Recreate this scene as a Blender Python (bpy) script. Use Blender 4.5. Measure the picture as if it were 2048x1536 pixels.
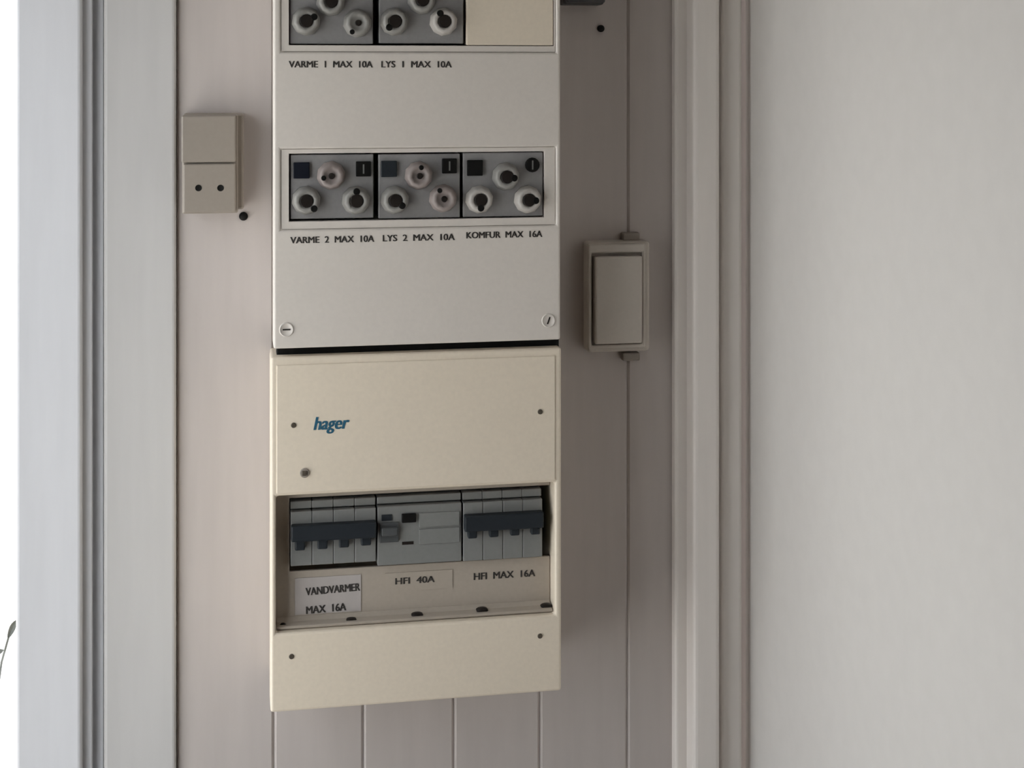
import bpy, bmesh, math, random
from mathutils import Vector, Matrix
random.seed(4)
for o in list(bpy.data.objects): bpy.data.objects.remove(o)
SC = bpy.context.scene
COL = SC.collection

# ------------------------------------------------------------ camera, sky, sun, exposure
F_PX, W_PX, H_PX = 3000.0, 2048.0, 1536.0
HORIZON, CX = 150.0, 1024.0
DIST, EYE, YAW = 1.28, 1.50, math.radians(10.5)
cam_d = bpy.data.cameras.new('camera')
cam = bpy.data.objects.new('camera', cam_d); COL.objects.link(cam)
cam_d.sensor_width = 36.0; cam_d.sensor_fit = 'HORIZONTAL'
cam_d.lens = 36.0 * F_PX / W_PX
cam_d.shift_y = (HORIZON - H_PX / 2) / W_PX
cam_d.clip_start = 0.02
cam.location = (0, -DIST, EYE)
cam.rotation_euler = (math.pi / 2, 0, -YAW)
SC.camera = cam

SC.view_settings.view_transform = 'Standard'
SC.view_settings.look = 'None'
SC.view_settings.gamma = 1.0
SC.view_settings.use_curve_mapping = False
SC.view_settings.exposure = -0.52

SKY = 4.6
world = bpy.data.worlds.new('overcast_sky'); SC.world = world
world.use_nodes = True
bg = world.node_tree.nodes['Background']
bg.inputs['Color'].default_value = (0.92, 0.95, 1.0, 1)
bg.inputs['Strength'].default_value = SKY

SUN = 9.0
sd = bpy.data.lights.new('sun', 'SUN'); sd.energy = SUN; sd.angle = math.radians(2); sd.color = (1, 0.95, 0.88)
sun = bpy.data.objects.new('sun', sd); COL.objects.link(sun)
sun.rotation_euler = Vector((-0.22, -0.45, -0.87)).to_track_quat('-Z', 'Y').to_euler()
sun.location = (1, 2, 5)

# ------------------------------------------------------------ measuring: a spot in the photo -> a point at depth d before the back wall
def P(u, v, d=0.0):
    s, c = math.sin(YAW), math.cos(YAW)
    a, b = (u - CX) / F_PX, (v - HORIZON) / F_PX
    dx, dy = s + c * a, c - s * a
    t = (DIST - d) / dy
    return dx * t, EYE - b * t
def PX(u, d=0.0): return P(u, 0, d)[0]
MID = 830
def PZ(v, d=0.0, u=MID): return P(u, v, d)[1]

# ------------------------------------------------------------ materials
def mat(name, col, rough=0.5, bump=0.0, scale=40.0, vary=0.0, metallic=0.0, stretch=(1, 1, 1), spec=0.5):
    m = bpy.data.materials.new(name); m.use_nodes = True
    nt = m.node_tree; b = nt.nodes['Principled BSDF']
    b.inputs['Base Color'].default_value = (*col, 1)
    b.inputs['Roughness'].default_value = rough
    b.inputs['Metallic'].default_value = metallic
    b.inputs['Specular IOR Level'].default_value = spec
    if bump or vary:
        tc = nt.nodes.new('ShaderNodeTexCoord'); mp = nt.nodes.new('ShaderNodeMapping')
        mp.inputs['Scale'].default_value = stretch
        nz = nt.nodes.new('ShaderNodeTexNoise'); nz.inputs['Scale'].default_value = scale
        nz.inputs['Detail'].default_value = 4
        nt.links.new(tc.outputs['Object'], mp.inputs['Vector']); nt.links.new(mp.outputs['Vector'], nz.inputs['Vector'])
        if vary:
            rp = nt.nodes.new('ShaderNodeValToRGB')
            rp.color_ramp.elements[0].position = 0.3; rp.color_ramp.elements[1].position = 0.7
            rp.color_ramp.elements[0].color = (*[max(0, c * (1 - vary)) for c in col], 1)
            rp.color_ramp.elements[1].color = (*[min(1, c * (1 + vary)) for c in col], 1)
            nt.links.new(nz.outputs['Fac'], rp.inputs['Fac']); nt.links.new(rp.outputs['Color'], b.inputs['Base Color'])
        if bump:
            bp = nt.nodes.new('ShaderNodeBump'); bp.inputs['Strength'].default_value = bump; bp.inputs['Distance'].default_value = 0.001
            nt.links.new(nz.outputs['Fac'], bp.inputs['Height']); nt.links.new(bp.outputs['Normal'], b.inputs['Normal'])
    return m
PAINT = mat('white_board_paint', (0.525, 0.474, 0.448), 0.55, 0.15, 30, 0.03, stretch=(3, 3, 0.3))
TRIM = mat('white_trim_paint', (0.65, 0.65, 0.675), 0.45, 0.12, 30, 0.025, stretch=(3, 3, 0.3))
TRIMW = mat('warm_white_trim_paint', (0.80, 0.745, 0.70), 0.45, 0.12, 30, 0.025, stretch=(3, 3, 0.3))
CASING = mat('off_white_casing_paint', (0.545, 0.53, 0.52), 0.5, 0.12, 30, 0.025, stretch=(3, 3, 0.3))
SIDE = mat('white_wall_paint', (0.64, 0.61, 0.58), 0.6, 0.1, 60, 0.015)
ROOM = mat('room_wall_paint', (0.72, 0.63, 0.52), 0.7, 0.1, 60, 0.02)
FLOOR = mat('wood_floor', (0.50, 0.40, 0.30), 0.5, 0.1, 12, 0.15, stretch=(8, 1, 1))
CEIL = mat('ceiling_paint', (0.7, 0.68, 0.64), 0.8, 0.1, 50, 0.02)
CREAM = mat('cream_grey_plastic', (0.70, 0.645, 0.59), 0.4, 0.05, 300, 0.02)
BEIGE = mat('yellowed_beige_plastic', (0.77, 0.675, 0.55), 0.4, 0.05, 300, 0.025)
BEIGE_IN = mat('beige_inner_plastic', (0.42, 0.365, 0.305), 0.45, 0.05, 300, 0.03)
TAUPE = mat('taupe_plastic', (0.30, 0.26, 0.222), 0.45, 0.05, 300, 0.02)
SWITCH = mat('switch_plastic', (0.52, 0.47, 0.415), 0.4, 0.05, 300, 0.02)
GREY = mat('grey_module_plastic', (0.265, 0.256, 0.255), 0.45, 0.05, 300, 0.05)
PALEGREY = mat('pale_grey_breaker_plastic', (0.215, 0.215, 0.208), 0.4, 0.04, 300, 0.03)
SLATE = mat('slate_toggle_plastic', (0.018, 0.022, 0.027), 0.5, 0.03, 300, 0.05, spec=0.25)
DARKGREY = mat('dark_grey_plastic', (0.075, 0.078, 0.08), 0.45, 0.03, 300, 0.05, spec=0.3)
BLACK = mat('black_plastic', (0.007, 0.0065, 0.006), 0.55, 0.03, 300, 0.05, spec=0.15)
NAVY = mat('navy_black_plastic', (0.006, 0.008, 0.015), 0.5, 0.03, 300, 0.05, spec=0.2)
CAP = mat('white_fuse_porcelain', (0.44, 0.41, 0.38), 0.45, 0.03, 200, 0.03)
CAPDULL = mat('greyed_fuse_porcelain', (0.27, 0.258, 0.24), 0.5, 0.03, 200, 0.03)
CAPROSE = mat('rosy_fuse_porcelain', (0.285, 0.24, 0.225), 0.5, 0.03, 200, 0.03)
BROWN = mat('brown_black_window', (0.016, 0.012, 0.010), 0.5, 0.03, 200, 0.05, spec=0.2)
INK = mat('black_ink', (0.03, 0.025, 0.022), 0.7, 0, 1, 0)
TEAL = mat('teal_blue_ink', (0.012, 0.10, 0.17), 0.6, 0, 1, 0)
PALEINK = mat('pale_ink', (0.16, 0.16, 0.15), 0.6, 0, 1, 0)
PAPER = mat('label_paper', (0.45, 0.41, 0.39), 0.7, 0.05, 200, 0.02)
SCREW = mat('dull_screw_metal', (0.10, 0.08, 0.06), 0.5, 0.05, 200, 0.1, metallic=0.3)
TERR = mat('pale_paving', (0.75, 0.73, 0.70), 0.8, 0.3, 6, 0.08)
LEAF = mat('dark_leaf', (0.05, 0.055, 0.045), 0.5, 0.1, 60, 0.2)
GLASS = bpy.data.materials.new('window_glass'); GLASS.use_nodes = True
_n = GLASS.node_tree; _n.nodes.clear()
_o = _n.nodes.new('ShaderNodeOutputMaterial'); _m = _n.nodes.new('ShaderNodeMixShader')
_t = _n.nodes.new('ShaderNodeBsdfTransparent'); _g = _n.nodes.new('ShaderNodeBsdfGlossy'); _l = _n.nodes.new('ShaderNodeLayerWeight')
_t.inputs['Color'].default_value = (0.97, 0.98, 0.975, 1); _g.inputs['Roughness'].default_value = 0.02
_l.inputs['Blend'].default_value = 0.5
_p = _n.nodes.new('ShaderNodeMath'); _p.operation = 'POWER'; _p.inputs[1].default_value = 5
_q = _n.nodes.new('ShaderNodeMath'); _q.operation = 'MULTIPLY_ADD'; _q.inputs[1].default_value = 0.8; _q.inputs[2].default_value = 0.03
_n.links.new(_l.outputs['Facing'], _p.inputs[0]); _n.links.new(_p.outputs[0], _q.inputs[0])
_n.links.new(_q.outputs[0], _m.inputs['Fac']); _n.links.new(_t.outputs[0], _m.inputs[1])
_n.links.new(_g.outputs[0], _m.inputs[2]); _n.links.new(_m.outputs[0], _o.inputs['Surface'])

# ------------------------------------------------------------ mesh helpers (world coordinates; front is -y, so depth d is y = -d)
def finish(name, bm, m, parent=None, bevel=0.0, seg=2, smooth=False):
    bmesh.ops.recalc_face_normals(bm, faces=bm.faces)
    me = bpy.data.meshes.new(name); bm.to_mesh(me); bm.free()
    o = bpy.data.objects.new(name, me); COL.objects.link(o)
    me.materials.append(m)
    if smooth:
        for p in me.polygons: p.use_smooth = True
    if bevel:
        md = o.modifiers.new('bevel', 'BEVEL'); md.width = bevel; md.segments = seg; md.limit_method = 'ANGLE'; md.angle_limit = math.radians(40)
        md.harden_normals = False
    if parent: attach(o, parent)
    return o
def attach(o, parent):
    o.parent = parent
    o.matrix_parent_inverse = Matrix.Translation(-world_loc(parent))
def world_loc(o):
    v = Vector(o.location)
    if o.parent: v = v + Vector(o.matrix_parent_inverse.translation) + world_loc(o.parent)
    return v
def recenter(o, c):                          # put the origin at c, geometry stays
    o.data.transform(Matrix.Translation(-Vector(c))); o.location = Vector(o.location) + Vector(c)
def plate_bm(bm, x0, x1, z0, z1, d0, d1, holes=()):
    """slab from depth d0 to d1 with rectangular through holes (x0,x1,z0,z1)"""
    if x0 > x1: x0, x1 = x1, x0
    if z0 > z1: z0, z1 = z1, z0
    hs = [(min(h[0], h[1]), max(h[0], h[1]), min(h[2], h[3]), max(h[2], h[3])) for h in holes]
    xs = sorted({x0, x1, *[h[0] for h in hs], *[h[1] for h in hs]}); zs = sorted({z0, z1, *[h[2] for h in hs], *[h[3] for h in hs]})
    xs = [x for x in xs if x0 <= x <= x1]; zs = [z for z in zs if z0 <= z <= z1]
    def solid(i, j):
        if i < 0 or j < 0 or i >= len(xs) - 1 or j >= len(zs) - 1: return False
        cx, cz = (xs[i] + xs[i+1]) / 2, (zs[j] + zs[j+1]) / 2
        return not any(h[0] < cx < h[1] and h[2] < cz < h[3] for h in hs)
    V = {}
    def vt(i, j, k):
        key = (i, j, k)
        if key not in V: V[key] = bm.verts.new((xs[i], -(d0, d1)[k], zs[j]))
        return V[key]
    for i in range(len(xs) - 1):
        for j in range(len(zs) - 1):
            if not solid(i, j): continue
            for k in (0, 1): bm.faces.new([vt(i, j, k), vt(i+1, j, k), vt(i+1, j+1, k), vt(i, j+1, k)])
            if not solid(i-1, j): bm.faces.new([vt(i, j, 0), vt(i, j+1, 0), vt(i, j+1, 1), vt(i, j, 1)])
            if not solid(i+1, j): bm.faces.new([vt(i+1, j, 0), vt(i+1, j+1, 0), vt(i+1, j+1, 1), vt(i+1, j, 1)])
            if not solid(i, j-1): bm.faces.new([vt(i, j, 0), vt(i+1, j, 0), vt(i+1, j, 1), vt(i, j, 1)])
            if not solid(i, j+1): bm.faces.new([vt(i, j+1, 0), vt(i+1, j+1, 0), vt(i+1, j+1, 1), vt(i, j+1, 1)])
def plate(name, x0, x1, z0, z1, d0, d1, m, parent=None, bevel=0.001, holes=(), seg=2):
    bm = bmesh.new(); plate_bm(bm, x0, x1, z0, z1, d0, d1, holes)
    return finish(name, bm, m, parent, bevel, seg)
def tray(name, x0, x1, z0, z1, depth, wall, m, parent, bevel=0.002, back=0.003):
    """open box against the wall: back and four sides, in one mesh"""
    bm = bmesh.new()
    plate_bm(bm, x0, x1, z0, z1, 0.0005 + back, depth, [(x0 + wall, x1 - wall, z0 + wall, z1 - wall)])
    plate_bm(bm, x0 + wall * .2, x1 - wall * .2, z0 + wall * .2, z1 - wall * .2, 0.0005, back + 0.0005)
    return finish(name, bm, m, parent, bevel)
def lathe(name, x, z, d, prof, m, parent=None, seg=24, smooth=True, rot=0.0):
    """profile of (radius, height out of the surface) turned about an axis along -y"""
    bm = bmesh.new(); rings = []
    for r, h in prof:
        if r < 1e-6: rings.append([bm.verts.new((x, -d - h, z))])
        else: rings.append([bm.verts.new((x + r * math.cos(rot + 2 * math.pi * k / seg), -d - h, z + r * math.sin(rot + 2 * math.pi * k / seg))) for k in range(seg)])
    for a, b in zip(rings, rings[1:]):
        for k in range(seg):
            q = [a[k % len(a)], a[(k+1) % len(a)], b[(k+1) % len(b)], b[k % len(b)]]
            q = list(dict.fromkeys(q))
            if len(q) > 2: bm.faces.new(q)
    if len(rings[0]) > 2: bm.faces.new(rings[0])
    if len(rings[-1]) > 2: bm.faces.new(rings[-1])
    o = finish(name, bm, m, parent)
    if smooth:
        for p in o.data.polygons: p.use_smooth = len(p.vertices) < 5
    return o
def disc(name, x, z, d, r, h, m, parent=None, seg=20):
    b = min(h, r) * 0.3
    return lathe(name, x, z, d, [(r, 0), (r, h - b), (r - b, h)], m, parent, seg, False)
def text(name, s, x, z, d, height, m, parent, width=None, shear=0.0, bold=0.0, align='LEFT', tilt=0.0):
    cu = bpy.data.curves.new('lettering', 'FONT'); cu.body = s; cu.size = 1.0; cu.extrude = 0.02; cu.shear = shear; 
    cu.align_x = align; cu.resolution_u = 3
    t = bpy.data.objects.new('lettering', cu); COL.objects.link(t)
    dg = bpy.context.evaluated_depsgraph_get(); dg.update()
    me = bpy.data.meshes.new_from_object(t.evaluated_get(dg)); bpy.data.objects.remove(t); bpy.data.curves.remove(cu)
    vs = [v.co for v in me.vertices]
    x0, x1 = min(v.x for v in vs), max(v.x for v in vs); y0, y1 = min(v.y for v in vs), max(v.y for v in vs)
    sy = height / (y1 - y0); sx = sy if width is None else width / (x1 - x0)
    ox = x0 if align == 'LEFT' else (x0 + x1) / 2
    for v in me.vertices:
        a, b, c = (v.co.x - ox) * sx, (v.co.y - y0) * sy, (v.co.z + 0.02) * 0.004
        v.co = (x + a * math.cos(tilt) - b * math.sin(tilt), -d - c, z + b * math.cos(tilt) + a * math.sin(tilt))
    if bold:                                             # thicken the strokes: the same letters again, a hair to each side
        b2 = bmesh.new(); w = bold * sx / max(sx, 1e-9) * height / 0.7
        for k, off in enumerate((-w * 0.5, 0.0, w * 0.5)):
            n0 = len(b2.verts); b2.from_mesh(me); b2.verts.ensure_lookup_table()
            for v in b2.verts[n0:]: v.co += Vector((off, -0.000004 * k, 0))
        b2.to_mesh(me); b2.free()
    me.name = name; me.materials.clear(); me.materials.append(m)
    o = bpy.data.objects.new(name, me); COL.objects.link(o)
    attach(o, parent); return o
def thing(name, label, cat, loc, group=None):
    o = bpy.data.objects.new(name, None); COL.objects.link(o); o.location = loc
    o.empty_display_size = 0.03
    o['label'] = label; o['category'] = cat
    if group: o['group'] = group
    return o
def tag(o, label, cat, group=None):
    o['label'] = label; o['category'] = cat
    if group: o['group'] = group
    return o
def structure(o): o['kind'] = 'structure'; return o

# ------------------------------------------------------------ the setting
XL = PX(31); XR = PX(1491); ZF, ZC = 0.0, 2.32
YB = -2.7; XFAR = 2.3; SIDE_D = 0.80                     # the niche's right wall ends 0.8 m out, then the room widens
BAY_A, BAY_L, WIN_D = math.radians(50), 0.11, 0.64      # a short slanted window leaves the corner, a straight one follows it
BX, BY = XL - BAY_L * math.cos(BAY_A), -BAY_L * math.sin(BAY_A)
WIN_Z0, WIN_Z1 = 0.64, 1.70

structure(plate('floor', BX - 0.05, XFAR + 0.05, ZF - 0.05, ZF, 0, 1, FLOOR, bevel=0))
for v in bpy.data.objects['floor'].data.vertices: v.co.y = 0.05 if v.co.y > -0.5 else YB - 0.05
structure(plate('ceiling', BX - 0.05, XFAR + 0.05, ZC, ZC + 0.05, 0, 1, CEIL, bevel=0))
for v in bpy.data.objects['ceiling'].data.vertices: v.co.y = 0.05 if v.co.y > -0.5 else YB - 0.05
wall_back = structure(plate('wall_back', XL + 0.001, XR + 0.04, ZF, ZC, -0.06, -0.0145, PAINT, bevel=0))
wall_front = structure(plate('wall_front', BX - 0.05, XFAR + 0.05, ZF, ZC, -YB, -YB + 0.06, ROOM, bevel=0))
def sidewall(name, x0, x1, d0, d1, m, holes=()):
    """wall along y between x0 and x1; holes as (d0, d1, z0, z1)"""
    bm = bmesh.new(); plate_bm(bm, d0, d1, ZF, ZC, -x0, -x1, holes)
    for v in bm.verts: v.co = Vector((v.co.y, -v.co.x, v.co.z))
    return structure(finish(name, bm, m))
def slant(bm):                                           # x of the slab runs along the slanted wall, -y out of its room face
    ca, sa = math.cos(BAY_A), math.sin(BAY_A)
    for v in bm.verts:
        u, n = v.co.x, -v.co.y
        v.co = Vector((XL - u * ca - n * -sa, -u * sa - n * ca, v.co.z))
bm = bmesh.new()
plate_bm(bm, 0.0, BAY_L, ZF, ZC, -0.02, 0.0, [(-0.001, BAY_L - 0.008, WIN_Z0, WIN_Z1)])
slant(bm)
w2 = bmesh.new(); plate_bm(w2, -BY, -YB, ZF, ZC, -0.03, 0.0, [(-BY + 0.006, WIN_D, WIN_Z0, WIN_Z1)])
def straight(bm):
    for v in bm.verts: v.co = Vector((BX + -v.co.y * 1.0, -v.co.x, v.co.z))
straight(w2)
tmp = bpy.data.meshes.new('tmp'); w2.to_mesh(tmp); w2.free(); bm.from_mesh(tmp); bpy.data.meshes.remove(tmp)
wall_left = structure(finish('wall_left', bm, SIDE))
wall_right = sidewall('wall_right', XR, XR + 0.08, 0.0, SIDE_D, SIDE)
structure(plate('wall_beyond', XR + 0.08, XFAR, ZF, ZC, SIDE_D - 0.06, SIDE_D, ROOM, bevel=0))
sidewall('wall_far_right', XFAR, XFAR + 0.05, SIDE_D - 0.06, -YB, ROOM)

# tongue and groove planks, each a piece with bevelled long edges
edges = [PX(352, 0.007) + 0.0003] + [PX(e) for e in (548, 727, 908, 1080, 1255, 1350)]
for a, b in zip(edges, edges[1:]):
    bm = bmesh.new(); g, bv = 0.0001, 0.0020
    prof = [(a + g, 0.0), (a + g, -0.0122), (a + g + bv, -0.014), (b - g - bv, -0.014), (b - g, -0.0122), (b - g, 0.0)]
    lo = [bm.verts.new((x, y + 0.014, ZF)) for x, y in prof]; hi = [bm.verts.new((x, y + 0.014, ZC)) for x, y in prof]
    for k in range(6): bm.faces.new([lo[k], lo[(k+1) % 6], hi[(k+1) % 6], hi[k]])
    bm.faces.new(lo); bm.faces.new(hi)
    finish('plank', bm, PAINT, wall_back)

def trim(n, u0, u1, d, m=TRIM, d0=0.0, bevel=0.003, du=None):
    return structure(plate(f'trim_{n}', PX(u0, d if du is None else du), PX(u1, d if du is None else du), ZF, ZC, -0.0145 + d0, d, m, bevel=bevel, seg=3))
trim(1, 31, 163, 0.017, bevel=0.003)
trim(2, 163.2, 184, 0.007, bevel=0.001)
trim(3, 184.2, 207, -0.003, bevel=0.001)
trim(4, 207.2, 352, 0.007, CASING, bevel=0.003)
trim(5, 1350.3, 1387, 0.010, TRIMW)
trim(6, 1387.2, 1441, 0.030, TRIMW, bevel=0.004)
trim(7, 1441.2, 1485, 0.020, TRIMW)
# window in the left wall, beside the corner
win = structure(bpy.data.objects.new('window_1', None)); COL.objects.link(win)
win.location = ((XL + BX) / 2, BY / 2, WIN_Z0)
bm = bmesh.new()
plate_bm(bm, 0.002, BAY_L - 0.009, WIN_Z0 + 0.001, WIN_Z1 - 0.001, -0.018, -0.002, [(-1, BAY_L - 0.014, WIN_Z0 + 0.03, WIN_Z1 - 0.03)])
slant(bm); finish('window_frame', bm, TRIM, win, 0.001)
bm = bmesh.new(); plate_bm(bm, 0.003, BAY_L - 0.013, WIN_Z0 + 0.029, WIN_Z1 - 0.029, -0.012, -0.009)
slant(bm); finish('window_pane', bm, GLASS, win)
win2 = structure(bpy.data.objects.new('window_2', None)); COL.objects.link(win2)
win2.location = (BX, (BY - WIN_D) / 2, WIN_Z0)
bm = bmesh.new()
plate_bm(bm, -BY + 0.007, WIN_D - 0.001, WIN_Z0 + 0.001, WIN_Z1 - 0.001, -0.022, -0.002, [(-BY + 0.016, WIN_D - 0.03, WIN_Z0 + 0.03, WIN_Z1 - 0.03)])
straight(bm); finish('window_frame', bm, TRIM, win2, 0.001)
bm = bmesh.new(); plate_bm(bm, -BY + 0.015, WIN_D - 0.029, WIN_Z0 + 0.029, WIN_Z1 - 0.029, -0.014, -0.010)
straight(bm); finish('window_pane', bm, GLASS, win2)
# ground outside
bm = bmesh.new(); plate_bm(bm, XL - 9, BX - 0.06, -0.2, -0.12, 0, 8)
plate_bm(bm, XL - 9, XL + 1.0, -0.2, -0.12, -9, 0)
terr = structure(finish('terrace', bm, TERR))

# ------------------------------------------------------------ upper fuse box
UD = 0.088                                               # depth of the cover's face
ux0, ux1 = PX(547, UD), PX(1121, UD)
uzb = PZ(689, UD); uzt = PZ(-300, UD)
upper = thing('fuse_box', 'tall cream grey fuse box with two rows of round screw fuses', 'fuse box', ((ux0 + ux1) / 2, 0, uzb))
tray('base', ux0 + 0.002, ux1 - 0.002, uzb + 0.002, uzt - 0.002, 0.058, 0.003, CREAM, upper)
hx0, hx1 = PX(562, UD), PX(1112, UD)
rowA = (hx0, hx1, PZ(104, UD), PZ(-70, UD)); rowB = (hx0, hx1, PZ(455, UD), PZ(296, UD))
plate('cover', ux0, ux1, uzb, uzt, 0.0585, UD, CREAM, upper, 0.0035, [rowA, rowB], 3)
UF = UD - 0.0015
def inset(r, g=0.0002): return r[0] + g, r[1] - g, r[2] + g, r[3] - g
A_hole = (PX(578, UF), PX(1108, UF), PZ(91, UF), PZ(-48, UF)); B_hole = (PX(578, UF), PX(1089, UF), PZ(439, UF), PZ(305, UF))
plate('module_frame', *inset(rowA), UF - 0.012, UF, CREAM, upper, 0.0004, [A_hole])
plate('module_frame', *inset(rowB), UF - 0.012, UF, CREAM, upper, 0.0004, [B_hole])
o = plate('blank_cover', PX(933, UF), A_hole[1] - 0.0005, A_hole[2] + 0.0005, A_hole[3] - 0.0005, UF - 0.012, UF - 0.0002, BEIGE, upper, 0.0008)
o['label'] = 'yellowed blank cover filling the empty module space'
for u, v in ((573, 659), (1097, 641)):
    x, z = P(u, v, UD)
    s = lathe('cover_screw', x, z, UD - 0.001, [(0.0058, 0), (0.0058, 0.0013), (0.0050, 0.0021), (0.0046, 0.0016), (0, 0.0016)], CREAM, upper)
    bm = bmesh.new(); plate_bm(bm, x - 0.003, x + 0.003, z - 0.0005, z + 0.0005, UD + 0.0004, UD + 0.0010)
    for vv in bm.verts:
        q = vv.co - Vector((x, 0, z)); q = Matrix.Rotation(0.0 if u < 800 else 1.9, 3, 'Y') @ q; vv.co = q + Vector((x, 0, z))
    finish('screw_slot', bm, BROWN, s)
def line(s, u0, u1, v, d, hpx, parent, m=INK):
    x, z = P(u0, v, d); x1 = P(u1, v, d)[0]
    hh = hpx / F_PX * (DIST - d)
    return text('label_text', s, x, z, d + 0.0001, hh, m, parent, width=x1 - x, bold=0.07)
line('VARME  1  MAX  10A', 578, 745, 135, UD, 13, upper)
line('LYS  1  MAX  10A', 763, 903, 135, UD, 13, upper)
line('VARME  2  MAX  10A', 581, 748, 487, UD, 13, upper)
line('LYS  2  MAX  10A', 766, 909, 483, UD, 13, upper)
line('KOMFUR  MAX  16A', 933, 1084, 477, UD, 13, upper)

# fuse modules: grey base plate, three fuse caps, two number tags
def pxm(n, d): return n / F_PX * (DIST - d)
def fuse_module(label, u0, u1, v0, v1, caps, tags, group='screw fuse modules in the fuse box'):
    d = UF - 0.0025
    x0, x1 = PX(u0, d), PX(u1, d); um = (u0 + u1) / 2
    z0, z1 = P(um, v1, d)[1], P(um, v0, d)[1]
    t = thing('fuse_module', label, 'fuse module', ((x0 + x1) / 2, -(d - 0.03), z0), group)
    plate('module_body', x0, x1, z0, z1, d - 0.03, d, GREY, t, 0.0008)
    for (u, v, kind, pu, pv, m) in caps:
        e = d + 0.007
        x, z = P(u, v, e); R = pxm(26, e)
        # collar round the cap, cast in the body
        cap = lathe('fuse_cap', x, z, d, [(R * 1.12, 0), (R * 1.10, 0.0018), (R * 1.0, 0.0030), (R * 0.97, 0.0075), (R * 0.86, 0.0092), (R * 0.62, 0.0092), (R * 0.52, 0.0078), (0, 0.0078)], m, t, 10, True, 0.2)
        r = R * (0.5 if kind == 'big' else 0.24)
        disc('cap_window', x, z, d + 0.0079, r, 0.0016, BROWN, cap, 18)
        px, pz = P(pu, pv, e)
        disc('cap_marker', px, pz, d + 0.0080, R * (0.27 if kind == 'big' else 0.2), 0.0017, BLACK, cap, 12)
    for (u, v, w, m, mark) in tags:
        e = d + 0.002
        x, z = P(u, v, e); h = pxm(w, e)
        if mark == 'round': tg = lathe('number_tag', x, z, d, [(h, 0), (h, 0.002), (h * .85, 0.0026), (0, 0.0026)], m, t, 16)
        else: tg = plate('number_tag', x - h, x + h, z - h, z + h, d, d + 0.0026, m, t, 0.0006)
        if mark: text('numeral', '1', x, z - h * 0.62, d + 0.0027, h * 1.25, PALEINK, tg, align='CENTER', bold=0.01)
    return t
fuse_module('fuse module at the left of the upper row, cut by the picture top', 580, 746, -44, 88,
    [(662, 3, 'big', 655, -12, CAPDULL), (613, 42, 'big', 628, 34, CAPDULL), (716, 46, 'small', 704, 64, CAPDULL)],
    [(603, -18, 15, BLACK, ''), (727, -20, 15, BLACK, '1')])
fuse_module('fuse module in the upper row beside the yellowed blank cover', 758, 927, -45, 87,
    [(845, 0, 'big', 856, -12, CAPDULL), (790, 43, 'big', 778, 55, CAPDULL), (889, 43, 'big', 880, 27, CAP)],
    [(778, -20, 15, BLACK, ''), (903, -22, 15, BLACK, '1')])
fuse_module('fuse module at the left of the lower row with a bluish number tag', 581, 747, 309, 437,
    [(663, 352, 'small', 647, 356, CAPROSE), (613, 402, 'big', 628, 417, CAPDULL), (713, 402, 'big', 713, 383, CAPDULL)],
    [(603, 341, 16, NAVY, ''), (727, 338, 15, BLACK, '1')])
fuse_module('middle fuse module of the lower row between two others', 757, 920, 308, 436,
    [(839, 352, 'small', 842, 335, CAPROSE), (791, 401, 'big', 804, 411, CAPDULL), (888, 398, 'small', 879, 381, CAPROSE)],
    [(778, 338, 16, SLATE, ''), (899, 332, 15, BLACK, '1')])
fuse_module('fuse module at the right of the lower row with a round black tag', 926, 1086, 305, 433,
    [(1014, 354, 'big', 1028, 356, CAPDULL), (961, 400, 'big', 961, 416, CAP), (1058, 400, 'big', 1071, 401, CAP)],
    [(950, 336, 16, BLACK, ''), (1065, 330, 15, BLACK, 'round')])

# ------------------------------------------------------------ lower breaker box
LD = 0.084
lx0, lx1 = PX(541, LD), PX(1123, LD)
lzt, lzb = PZ(705, LD), PZ(1404, LD)
lower = thing('breaker_box', 'beige breaker box with open switch window below the fuse box', 'fuse box', ((lx0 + lx1) / 2, 0, lzb))
tray('base', lx0 + 0.0015, lx1 - 0.0015, lzb + 0.0015, lzt - 0.007, 0.052, 0.003, BEIGE, lower)
win_r = (PX(552, LD), PX(1110, LD), PZ(1249, LD), PZ(979, LD))
plate('cover', lx0, lx1, lzb, lzt, 0.0525, LD, BEIGE, lower, 0.0035, [win_r], 3)
# front panel standing a hair proud of the rim, above and below the opening
plate('front_panel', PX(553, LD), PX(1110, LD), PZ(976, LD) + 0.001, PZ(721, LD), LD - 0.001, LD + 0.0008, BEIGE, lower, 0.0006)
o = plate('gap_shade_strip', PX(553, 0.07), PX(1116, 0.07), lzt - 0.0065, uzb + 0.0015, 0.0596 - 0.001, 0.074, BLACK, lower, 0.001)  # added black strip standing in for the deep shade between the two boxes
o['label'] = 'added dark strip for the shade in the gap under the fuse box'
# inner panel behind the opening, with a slot for the breakers
IN = 0.066
slot = (PX(579, IN), PX(1109, IN), PZ(1128, IN), PZ(984, IN))
plate('inner_panel', win_r[0] + 0.0004, win_r[1] - 0.0004, win_r[2] + 0.0004, win_r[3] - 0.0004, IN - 0.003, IN, BEIGE_IN, lower, 0.0006, [slot])
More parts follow.
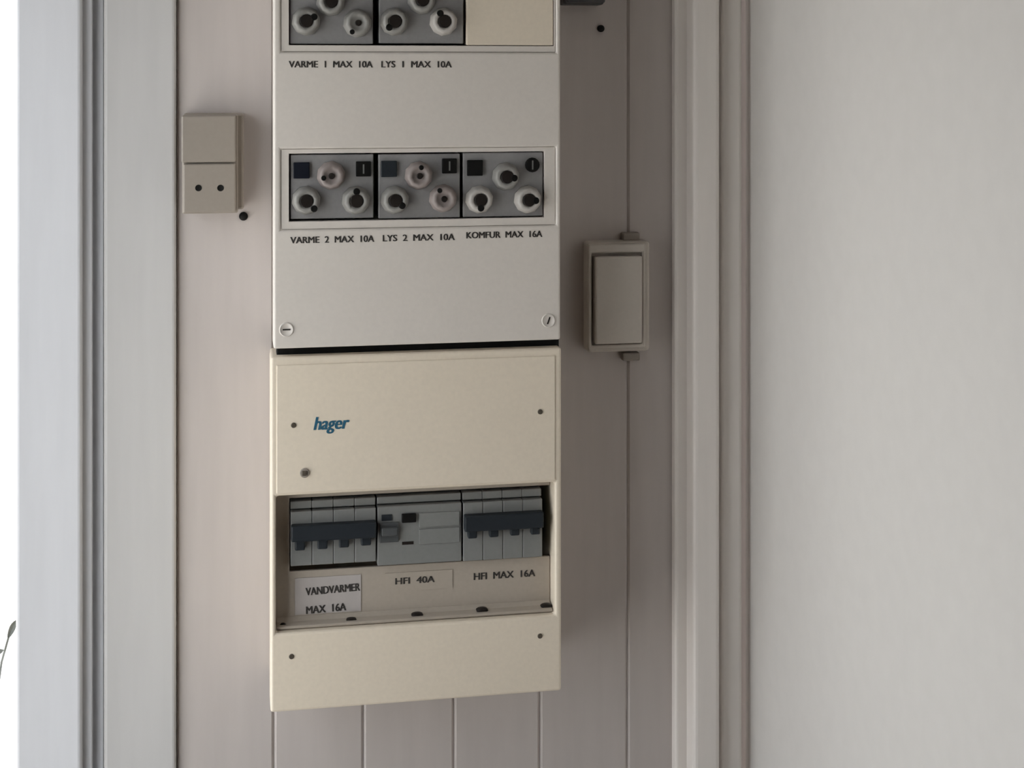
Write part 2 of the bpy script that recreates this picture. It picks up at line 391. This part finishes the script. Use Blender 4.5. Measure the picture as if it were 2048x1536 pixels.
# ledge along the bottom of the opening with five slots
lz1 = PZ(1216, IN)
bm = bmesh.new()
a, b = win_r[0] + 0.0006, win_r[1] - 0.0006
pr = [(IN, win_r[2] + 0.0006), (IN + 0.012, win_r[2] + 0.0006), (IN + 0.012, win_r[2] + 0.003), (IN + 0.004, lz1 - 0.003), (IN, lz1)]
L_ = [bm.verts.new((a, -d, z)) for d, z in pr]; R_ = [bm.verts.new((b, -d, z)) for d, z in pr]
for k in range(5): bm.faces.new([L_[k], L_[(k+1) % 5], R_[(k+1) % 5], R_[k]])
bm.faces.new(L_); bm.faces.new(R_)
ledge = finish('ledge', bm, BEIGE_IN, lower, 0.0006)
for u, v in ((566, 1254), (703, 1243), (835, 1232), (965, 1222), (1094, 1214)):
    x, z = P(u, v, IN + 0.009)
    lathe('ledge_slot', x, z, IN + 0.0042, [(0.0048, 0), (0.0048, 0.004), (0.0040, 0.0048), (0, 0.0048)], BROWN, ledge, 14)
    o = COL.objects[-1]; me = o.data
    for vv in me.vertices: vv.co.z = z + (vv.co.z - z) * 0.42
for u, v in ((587, 850), (1080, 823)):
    x, z = P(u, v, LD); disc('cover_screw', x, z, LD + 0.0005, 0.0021, 0.0012, SCREW, lower, 12)
for u, v in ((583, 1313), (1080, 1272)):
    x, z = P(u, v, LD); disc('cover_screw', x, z, LD - 0.0005, 0.0021, 0.0012, SCREW, lower, 12)
x, z = P(609, 945, LD)
lt = disc('latch', x, z, LD + 0.0006, 0.0038, 0.0016, TAUPE, lower, 16)
plate('latch_slot', x - 0.0019, x + 0.0019, z - 0.0019, z + 0.0019, LD + 0.0024, LD + 0.0030, SCREW, lt, 0.0002)
x, z = P(628, 868, LD)
text('logo', 'hager', x, z, LD + 0.0009, pxm(34, LD), TEAL, lower, width=pxm(69, LD), shear=0.25, bold=0.05)
# paper labels and lettering below the breakers
plate('label_strip', PX(590, IN), PX(722, IN), PZ(1214, IN), PZ(1142, IN), IN, IN + 0.0006, PAPER, lower, 0)
plate('label_strip', PX(770, IN), PX(905, IN), PZ(1180, IN), PZ(1143, IN), IN, IN + 0.0006, BEIGE_IN, lower, 0)
def line2(s, u0, u1, v, hpx, tilt=0.0, d=IN + 0.0006):
    x, z = P(u0, v, d); x1 = P(u1, v, d)[0]
    text('label_text', s, x, z, d + 0.0001, pxm(hpx, d), INK, lower, width=x1 - x, bold=0.07, tilt=tilt)
line2('VANDVARMER', 612, 720, 1191, 15, 0.03)
line2('MAX  16A', 613, 692, 1228, 15, 0.03)
line2('HFI  40A', 791, 869, 1169, 13)
line2('HFI  MAX  16A', 948, 1070, 1160, 14, 0.0, IN)

# breakers, seated in the slot
BD = 0.072
def breaker(label, u0, u1, vt, vb, band, tabs, group='four-pole breakers in the beige box'):
    um = (u0 + u1) / 2
    x0, x1 = PX(u0, BD), PX(u1, BD); zt, zb = P(um, vt, BD)[1], P(um, vb, BD)[1]
    t = thing('circuit_breaker', label, 'circuit breaker', ((x0 + x1) / 2, -0.015, zb), group)
    n = 4; w = (x1 - x0) / n
    zb0, zb1 = P(um, band[0], BD + 0.004)[1], P(um, band[1], BD + 0.004)[1]
    for k in range(n):
        a, b = x0 + k * w + 0.00015, x0 + (k + 1) * w - 0.00015
        bm = bmesh.new()
        ztop = P(um, vt + 18, BD)[1]
        plate_bm(bm, a, b, zb, ztop, 0.015, BD)
        plate_bm(bm, a, b, ztop + 0.0012, zt, 0.015, BD - 0.004)
        finish('pole_body', bm, PALEGREY, t, 0.0006)
    tb = plate('toggle_bar', x0 + 0.0003, x1 - 0.0003, zb1, zb0, BD, BD + 0.008, SLATE, t, 0.0012)
    for u, v0, v1, hw in tabs:
        e = BD + 0.005
        xa, xb = PX(u - hw, e), PX(u + hw, e)
        plate('toggle', xa, xb, P(u, v1, e)[1], P(u, v0, e)[1], BD, BD + 0.006, SLATE, tb, 0.001)
    return t
breaker('four-pole grey breaker at the left over the paper label', 581, 752, 1002, 1128, (1046, 1078),
        [(600, 1074, 1101, 10), (645, 1072, 1098, 10), (688, 1070, 1095, 10), (732, 1066, 1091, 10)])
breaker('four-pole grey breaker at the right beside the black gap', 926, 1085, 984, 1118, (1026, 1058),
        [(945, 1052, 1077, 9), (988, 1050, 1074, 9), (1030, 1048, 1071, 9), (1071, 1045, 1069, 9)])
u0, u1 = 755, 923
x0, x1 = PX(u0, BD), PX(u1, BD); zt, zb = P(838, 993, BD)[1], P(838, 1127, BD)[1]
rc = thing('residual_current_breaker', 'wide grey residual current switch between the two four-pole breakers', 'circuit breaker', ((x0 + x1) / 2, -0.015, zb))
zs = P(838, 1010, BD)[1]
bm = bmesh.new(); plate_bm(bm, x0, x1, zb, zs, 0.015, BD); plate_bm(bm, x0, x1, zs + 0.0012, zt, 0.015, BD - 0.004)
finish('housing', bm, PALEGREY, rc, 0.0006)
def onface(name, ua, ub, va, vb, h, m):
    return plate(name, PX(ua, BD), PX(ub, BD), P((ua + ub) / 2, vb, BD)[1], P((ua + ub) / 2, va, BD)[1], BD, BD + h, m, rc, min(0.0008, h * 0.3))
tg = onface('toggle_base', 759, 797, 1044, 1084, 0.002, DARKGREY)
plate('toggle', PX(762, BD), PX(794, BD), P(778, 1068, BD)[1], P(778, 1052, BD)[1], BD + 0.002, BD + 0.006, DARKGREY, tg, 0.0008)
onface('indicator', 763, 784, 1029, 1041, 0.0010, SLATE)
onface('test_button', 803, 832, 1026, 1044, 0.0025, BLACK)
onface('marking', 804, 827, 1083, 1089, 0.0004, BROWN)
onface('face_plate', 838, 919, 1024, 1052, 0.0010, PALEGREY)
onface('face_plate', 838, 919, 1056, 1086, 0.0010, PALEGREY)

# ------------------------------------------------------------ switch and socket on the left
SDp = 0.034
sx0, sx1 = PX(363, SDp), PX(473, SDp)
szb, szt = P(418, 428, SDp)[1], P(418, 230, SDp)[1]
sock = thing('switched_socket', 'taupe socket with a rocker switch above its two holes, left of the fuse box', 'socket', ((sx0 + sx1) / 2, 0, szb))
plate('base', sx0 + 0.001, PX(488, 0.02), szb + 0.002, szt + 0.001, 0.0003, 0.022, TAUPE, sock, 0.002)
plate('frame', sx0 + 0.0004, sx1 + 0.0012, szb, szt, 0.0222, 0.030, TAUPE, sock, 0.0012)
zm = P(418, 326, SDp)[1]
plate('rocker', sx0, sx1 - 0.0006, zm + 0.0007, szt - 0.0006, 0.030, SDp + 0.001, TAUPE, sock, 0.0012)
holes = []
sf = SDp
face_z0, face_z1 = szb + 0.0012, zm - 0.0007
for u in (397, 441):
    x, z = P(u, 376, sf); holes.append((x, z))
face = plate('socket_face', sx0 + 0.0012, sx1 - 0.0006, face_z0, face_z1, 0.030, sf, TAUPE, sock, 0.0012)
for x, z in holes:
    lathe('pin_hole', x, z, sf - 0.0002, [(0.0027, 0), (0.0027, 0.0004), (0.0024, 0.0004), (0.0022, 0.0003), (0, 0.0003)], BLACK, face, 16)
# ------------------------------------------------------------ switch on the right
RD = 0.030
rx0, rx1 = PX(1176, 0.02), PX(1300, 0.02)
rz0, rz1 = P(1238, 704, 0.02)[1], P(1238, 484, 0.02)[1]
sw = thing('light_switch', 'tall pale rocker switch on the planks right of the boxes', 'light switch', ((rx0 + rx1) / 2, 0, rz0))
plate('base', rx0, rx1, rz0, rz1, 0.0003, 0.020, SWITCH, sw, 0.003, seg=3)
plate('frame', PX(1180, RD), PX(1294, RD), P(1238, 699, RD)[1], P(1238, 489, RD)[1], 0.0203, 0.0255, SWITCH, sw, 0.0015,
      [(PX(1186, RD), PX(1287, RD), P(1238, 691, RD)[1], P(1238, 507, RD)[1])])
plate('rocker', PX(1191, RD), PX(1285, RD), P(1238, 688, RD)[1], P(1238, 513, RD)[1], 0.0203, RD, SWITCH, sw, 0.0015)
for va, vb, m in ((466, 481, BROWN), (706, 722, BROWN)):
    e = 0.009
    zz0, zz1 = P(1262, vb, e)[1], P(1262, va, e)[1]
    plate('cable_entry', PX(1246, e), PX(1280, e), zz0, zz1, 0.0004, e, TAUPE, sw, 0.001)

# ------------------------------------------------------------ small things on the planks
def nail(u, v, r, label):
    x, z = P(u, v, 0.003)
    t = tag(lathe('nail_head', x, z, 0.0002, [(r, 0), (r, 0.0015), (r * 0.7, 0.003), (0, 0.0034)], BLACK, None, 14), label, 'nail')
    recenter(t, (x, 0, z))
nail(487, 433, 0.0037, 'round black nail head at the lower right corner of the taupe socket')
nail(1203, 57, 0.0032, 'round black nail head on the shaded planks at the upper right')
# bottom of a small dark fitting that hangs down into the picture
jx0, jx1 = PX(1132, 0.03), PX(1214, 0.03); jz = P(1170, 8, 0.03)[1]
jb = thing('junction_box', 'dark box bottom showing at the picture top, right of the fuse box', 'junction box', ((jx0 + jx1) / 2, 0, jz))
plate('base', jx0, jx1, jz, jz + 0.06, 0.0003, 0.02, DARKGREY, jb, 0.002)
plate('lid', jx0 + 0.001, jx1 - 0.001, jz + 0.001, jz + 0.059, 0.0203, 0.03, DARKGREY, jb, 0.002)

# ------------------------------------------------------------ twig outside the window
rnd = random.Random(2)
px_, pz_ = P(3, 1325, -0.30)
tw = thing('garden_shrub', 'dark leafy twig outside the window at the left edge', 'plant', (px_, 0.30, -0.12))
def stem(name, pts, r, parent):
    bm = bmesh.new(); rings = []
    for p in pts: rings.append([bm.verts.new((p[0] + r * math.cos(k * math.pi / 3), p[1] + r * math.sin(k * math.pi / 3), p[2])) for k in range(6)])
    for a, b in zip(rings, rings[1:]):
        for k in range(6): bm.faces.new([a[k], a[(k+1) % 6], b[(k+1) % 6], b[k]])
    bm.faces.new(rings[0]); bm.faces.new(rings[-1])
    return finish(name, bm, LEAF, parent)
q = P(17, 1275, -0.30)
stem('stem', [(px_ - 0.02, 0.30, -0.12), (px_ - 0.012, 0.30, 0.5), (px_ - 0.004, 0.30, pz_ - 0.03), (px_, 0.30, pz_), (q[0], 0.30, q[1])], 0.0012, tw)
def leaf(u, v, ang, L, w):
    x, z = P(u, v, -0.30); bm = bmesh.new()
    for s_ in (0, 1):
        pass
    top = []; n = 7
    for k in range(n):
        t = k / (n - 1); hw = w * math.sin(math.pi * min(1, t * 0.95 + 0.03)) ** 0.8
        c = Vector((L * t * math.cos(ang), 0.004 * math.sin(3 * t), L * t * math.sin(ang))); nn = Vector((-math.sin(ang), 0.3, math.cos(ang)))
        base = Vector((x, 0.30, z))
        top.append([bm.verts.new(base + c + nn * hw), bm.verts.new(base + c + Vector((0, 0.0015, 0))), bm.verts.new(base + c - nn * hw)])
    for a, b in zip(top, top[1:]):
        for k in (0, 1): bm.faces.new([a[k], a[k+1], b[k+1], b[k]])
    o = finish('leaf', bm, LEAF, tw)
    md = o.modifiers.new('thick', 'SOLIDIFY'); md.thickness = 0.0004
    return o
leaf(15, 1278, 1.15, 0.020, 0.0032)
leaf(7, 1300, 3.6, 0.014, 0.0035)
leaf(2, 1335, 3.9, 0.02, 0.004)
leaf(-14, 1400, 2.2, 0.03, 0.006)
leaf(-12, 1470, 3.4, 0.03, 0.006)
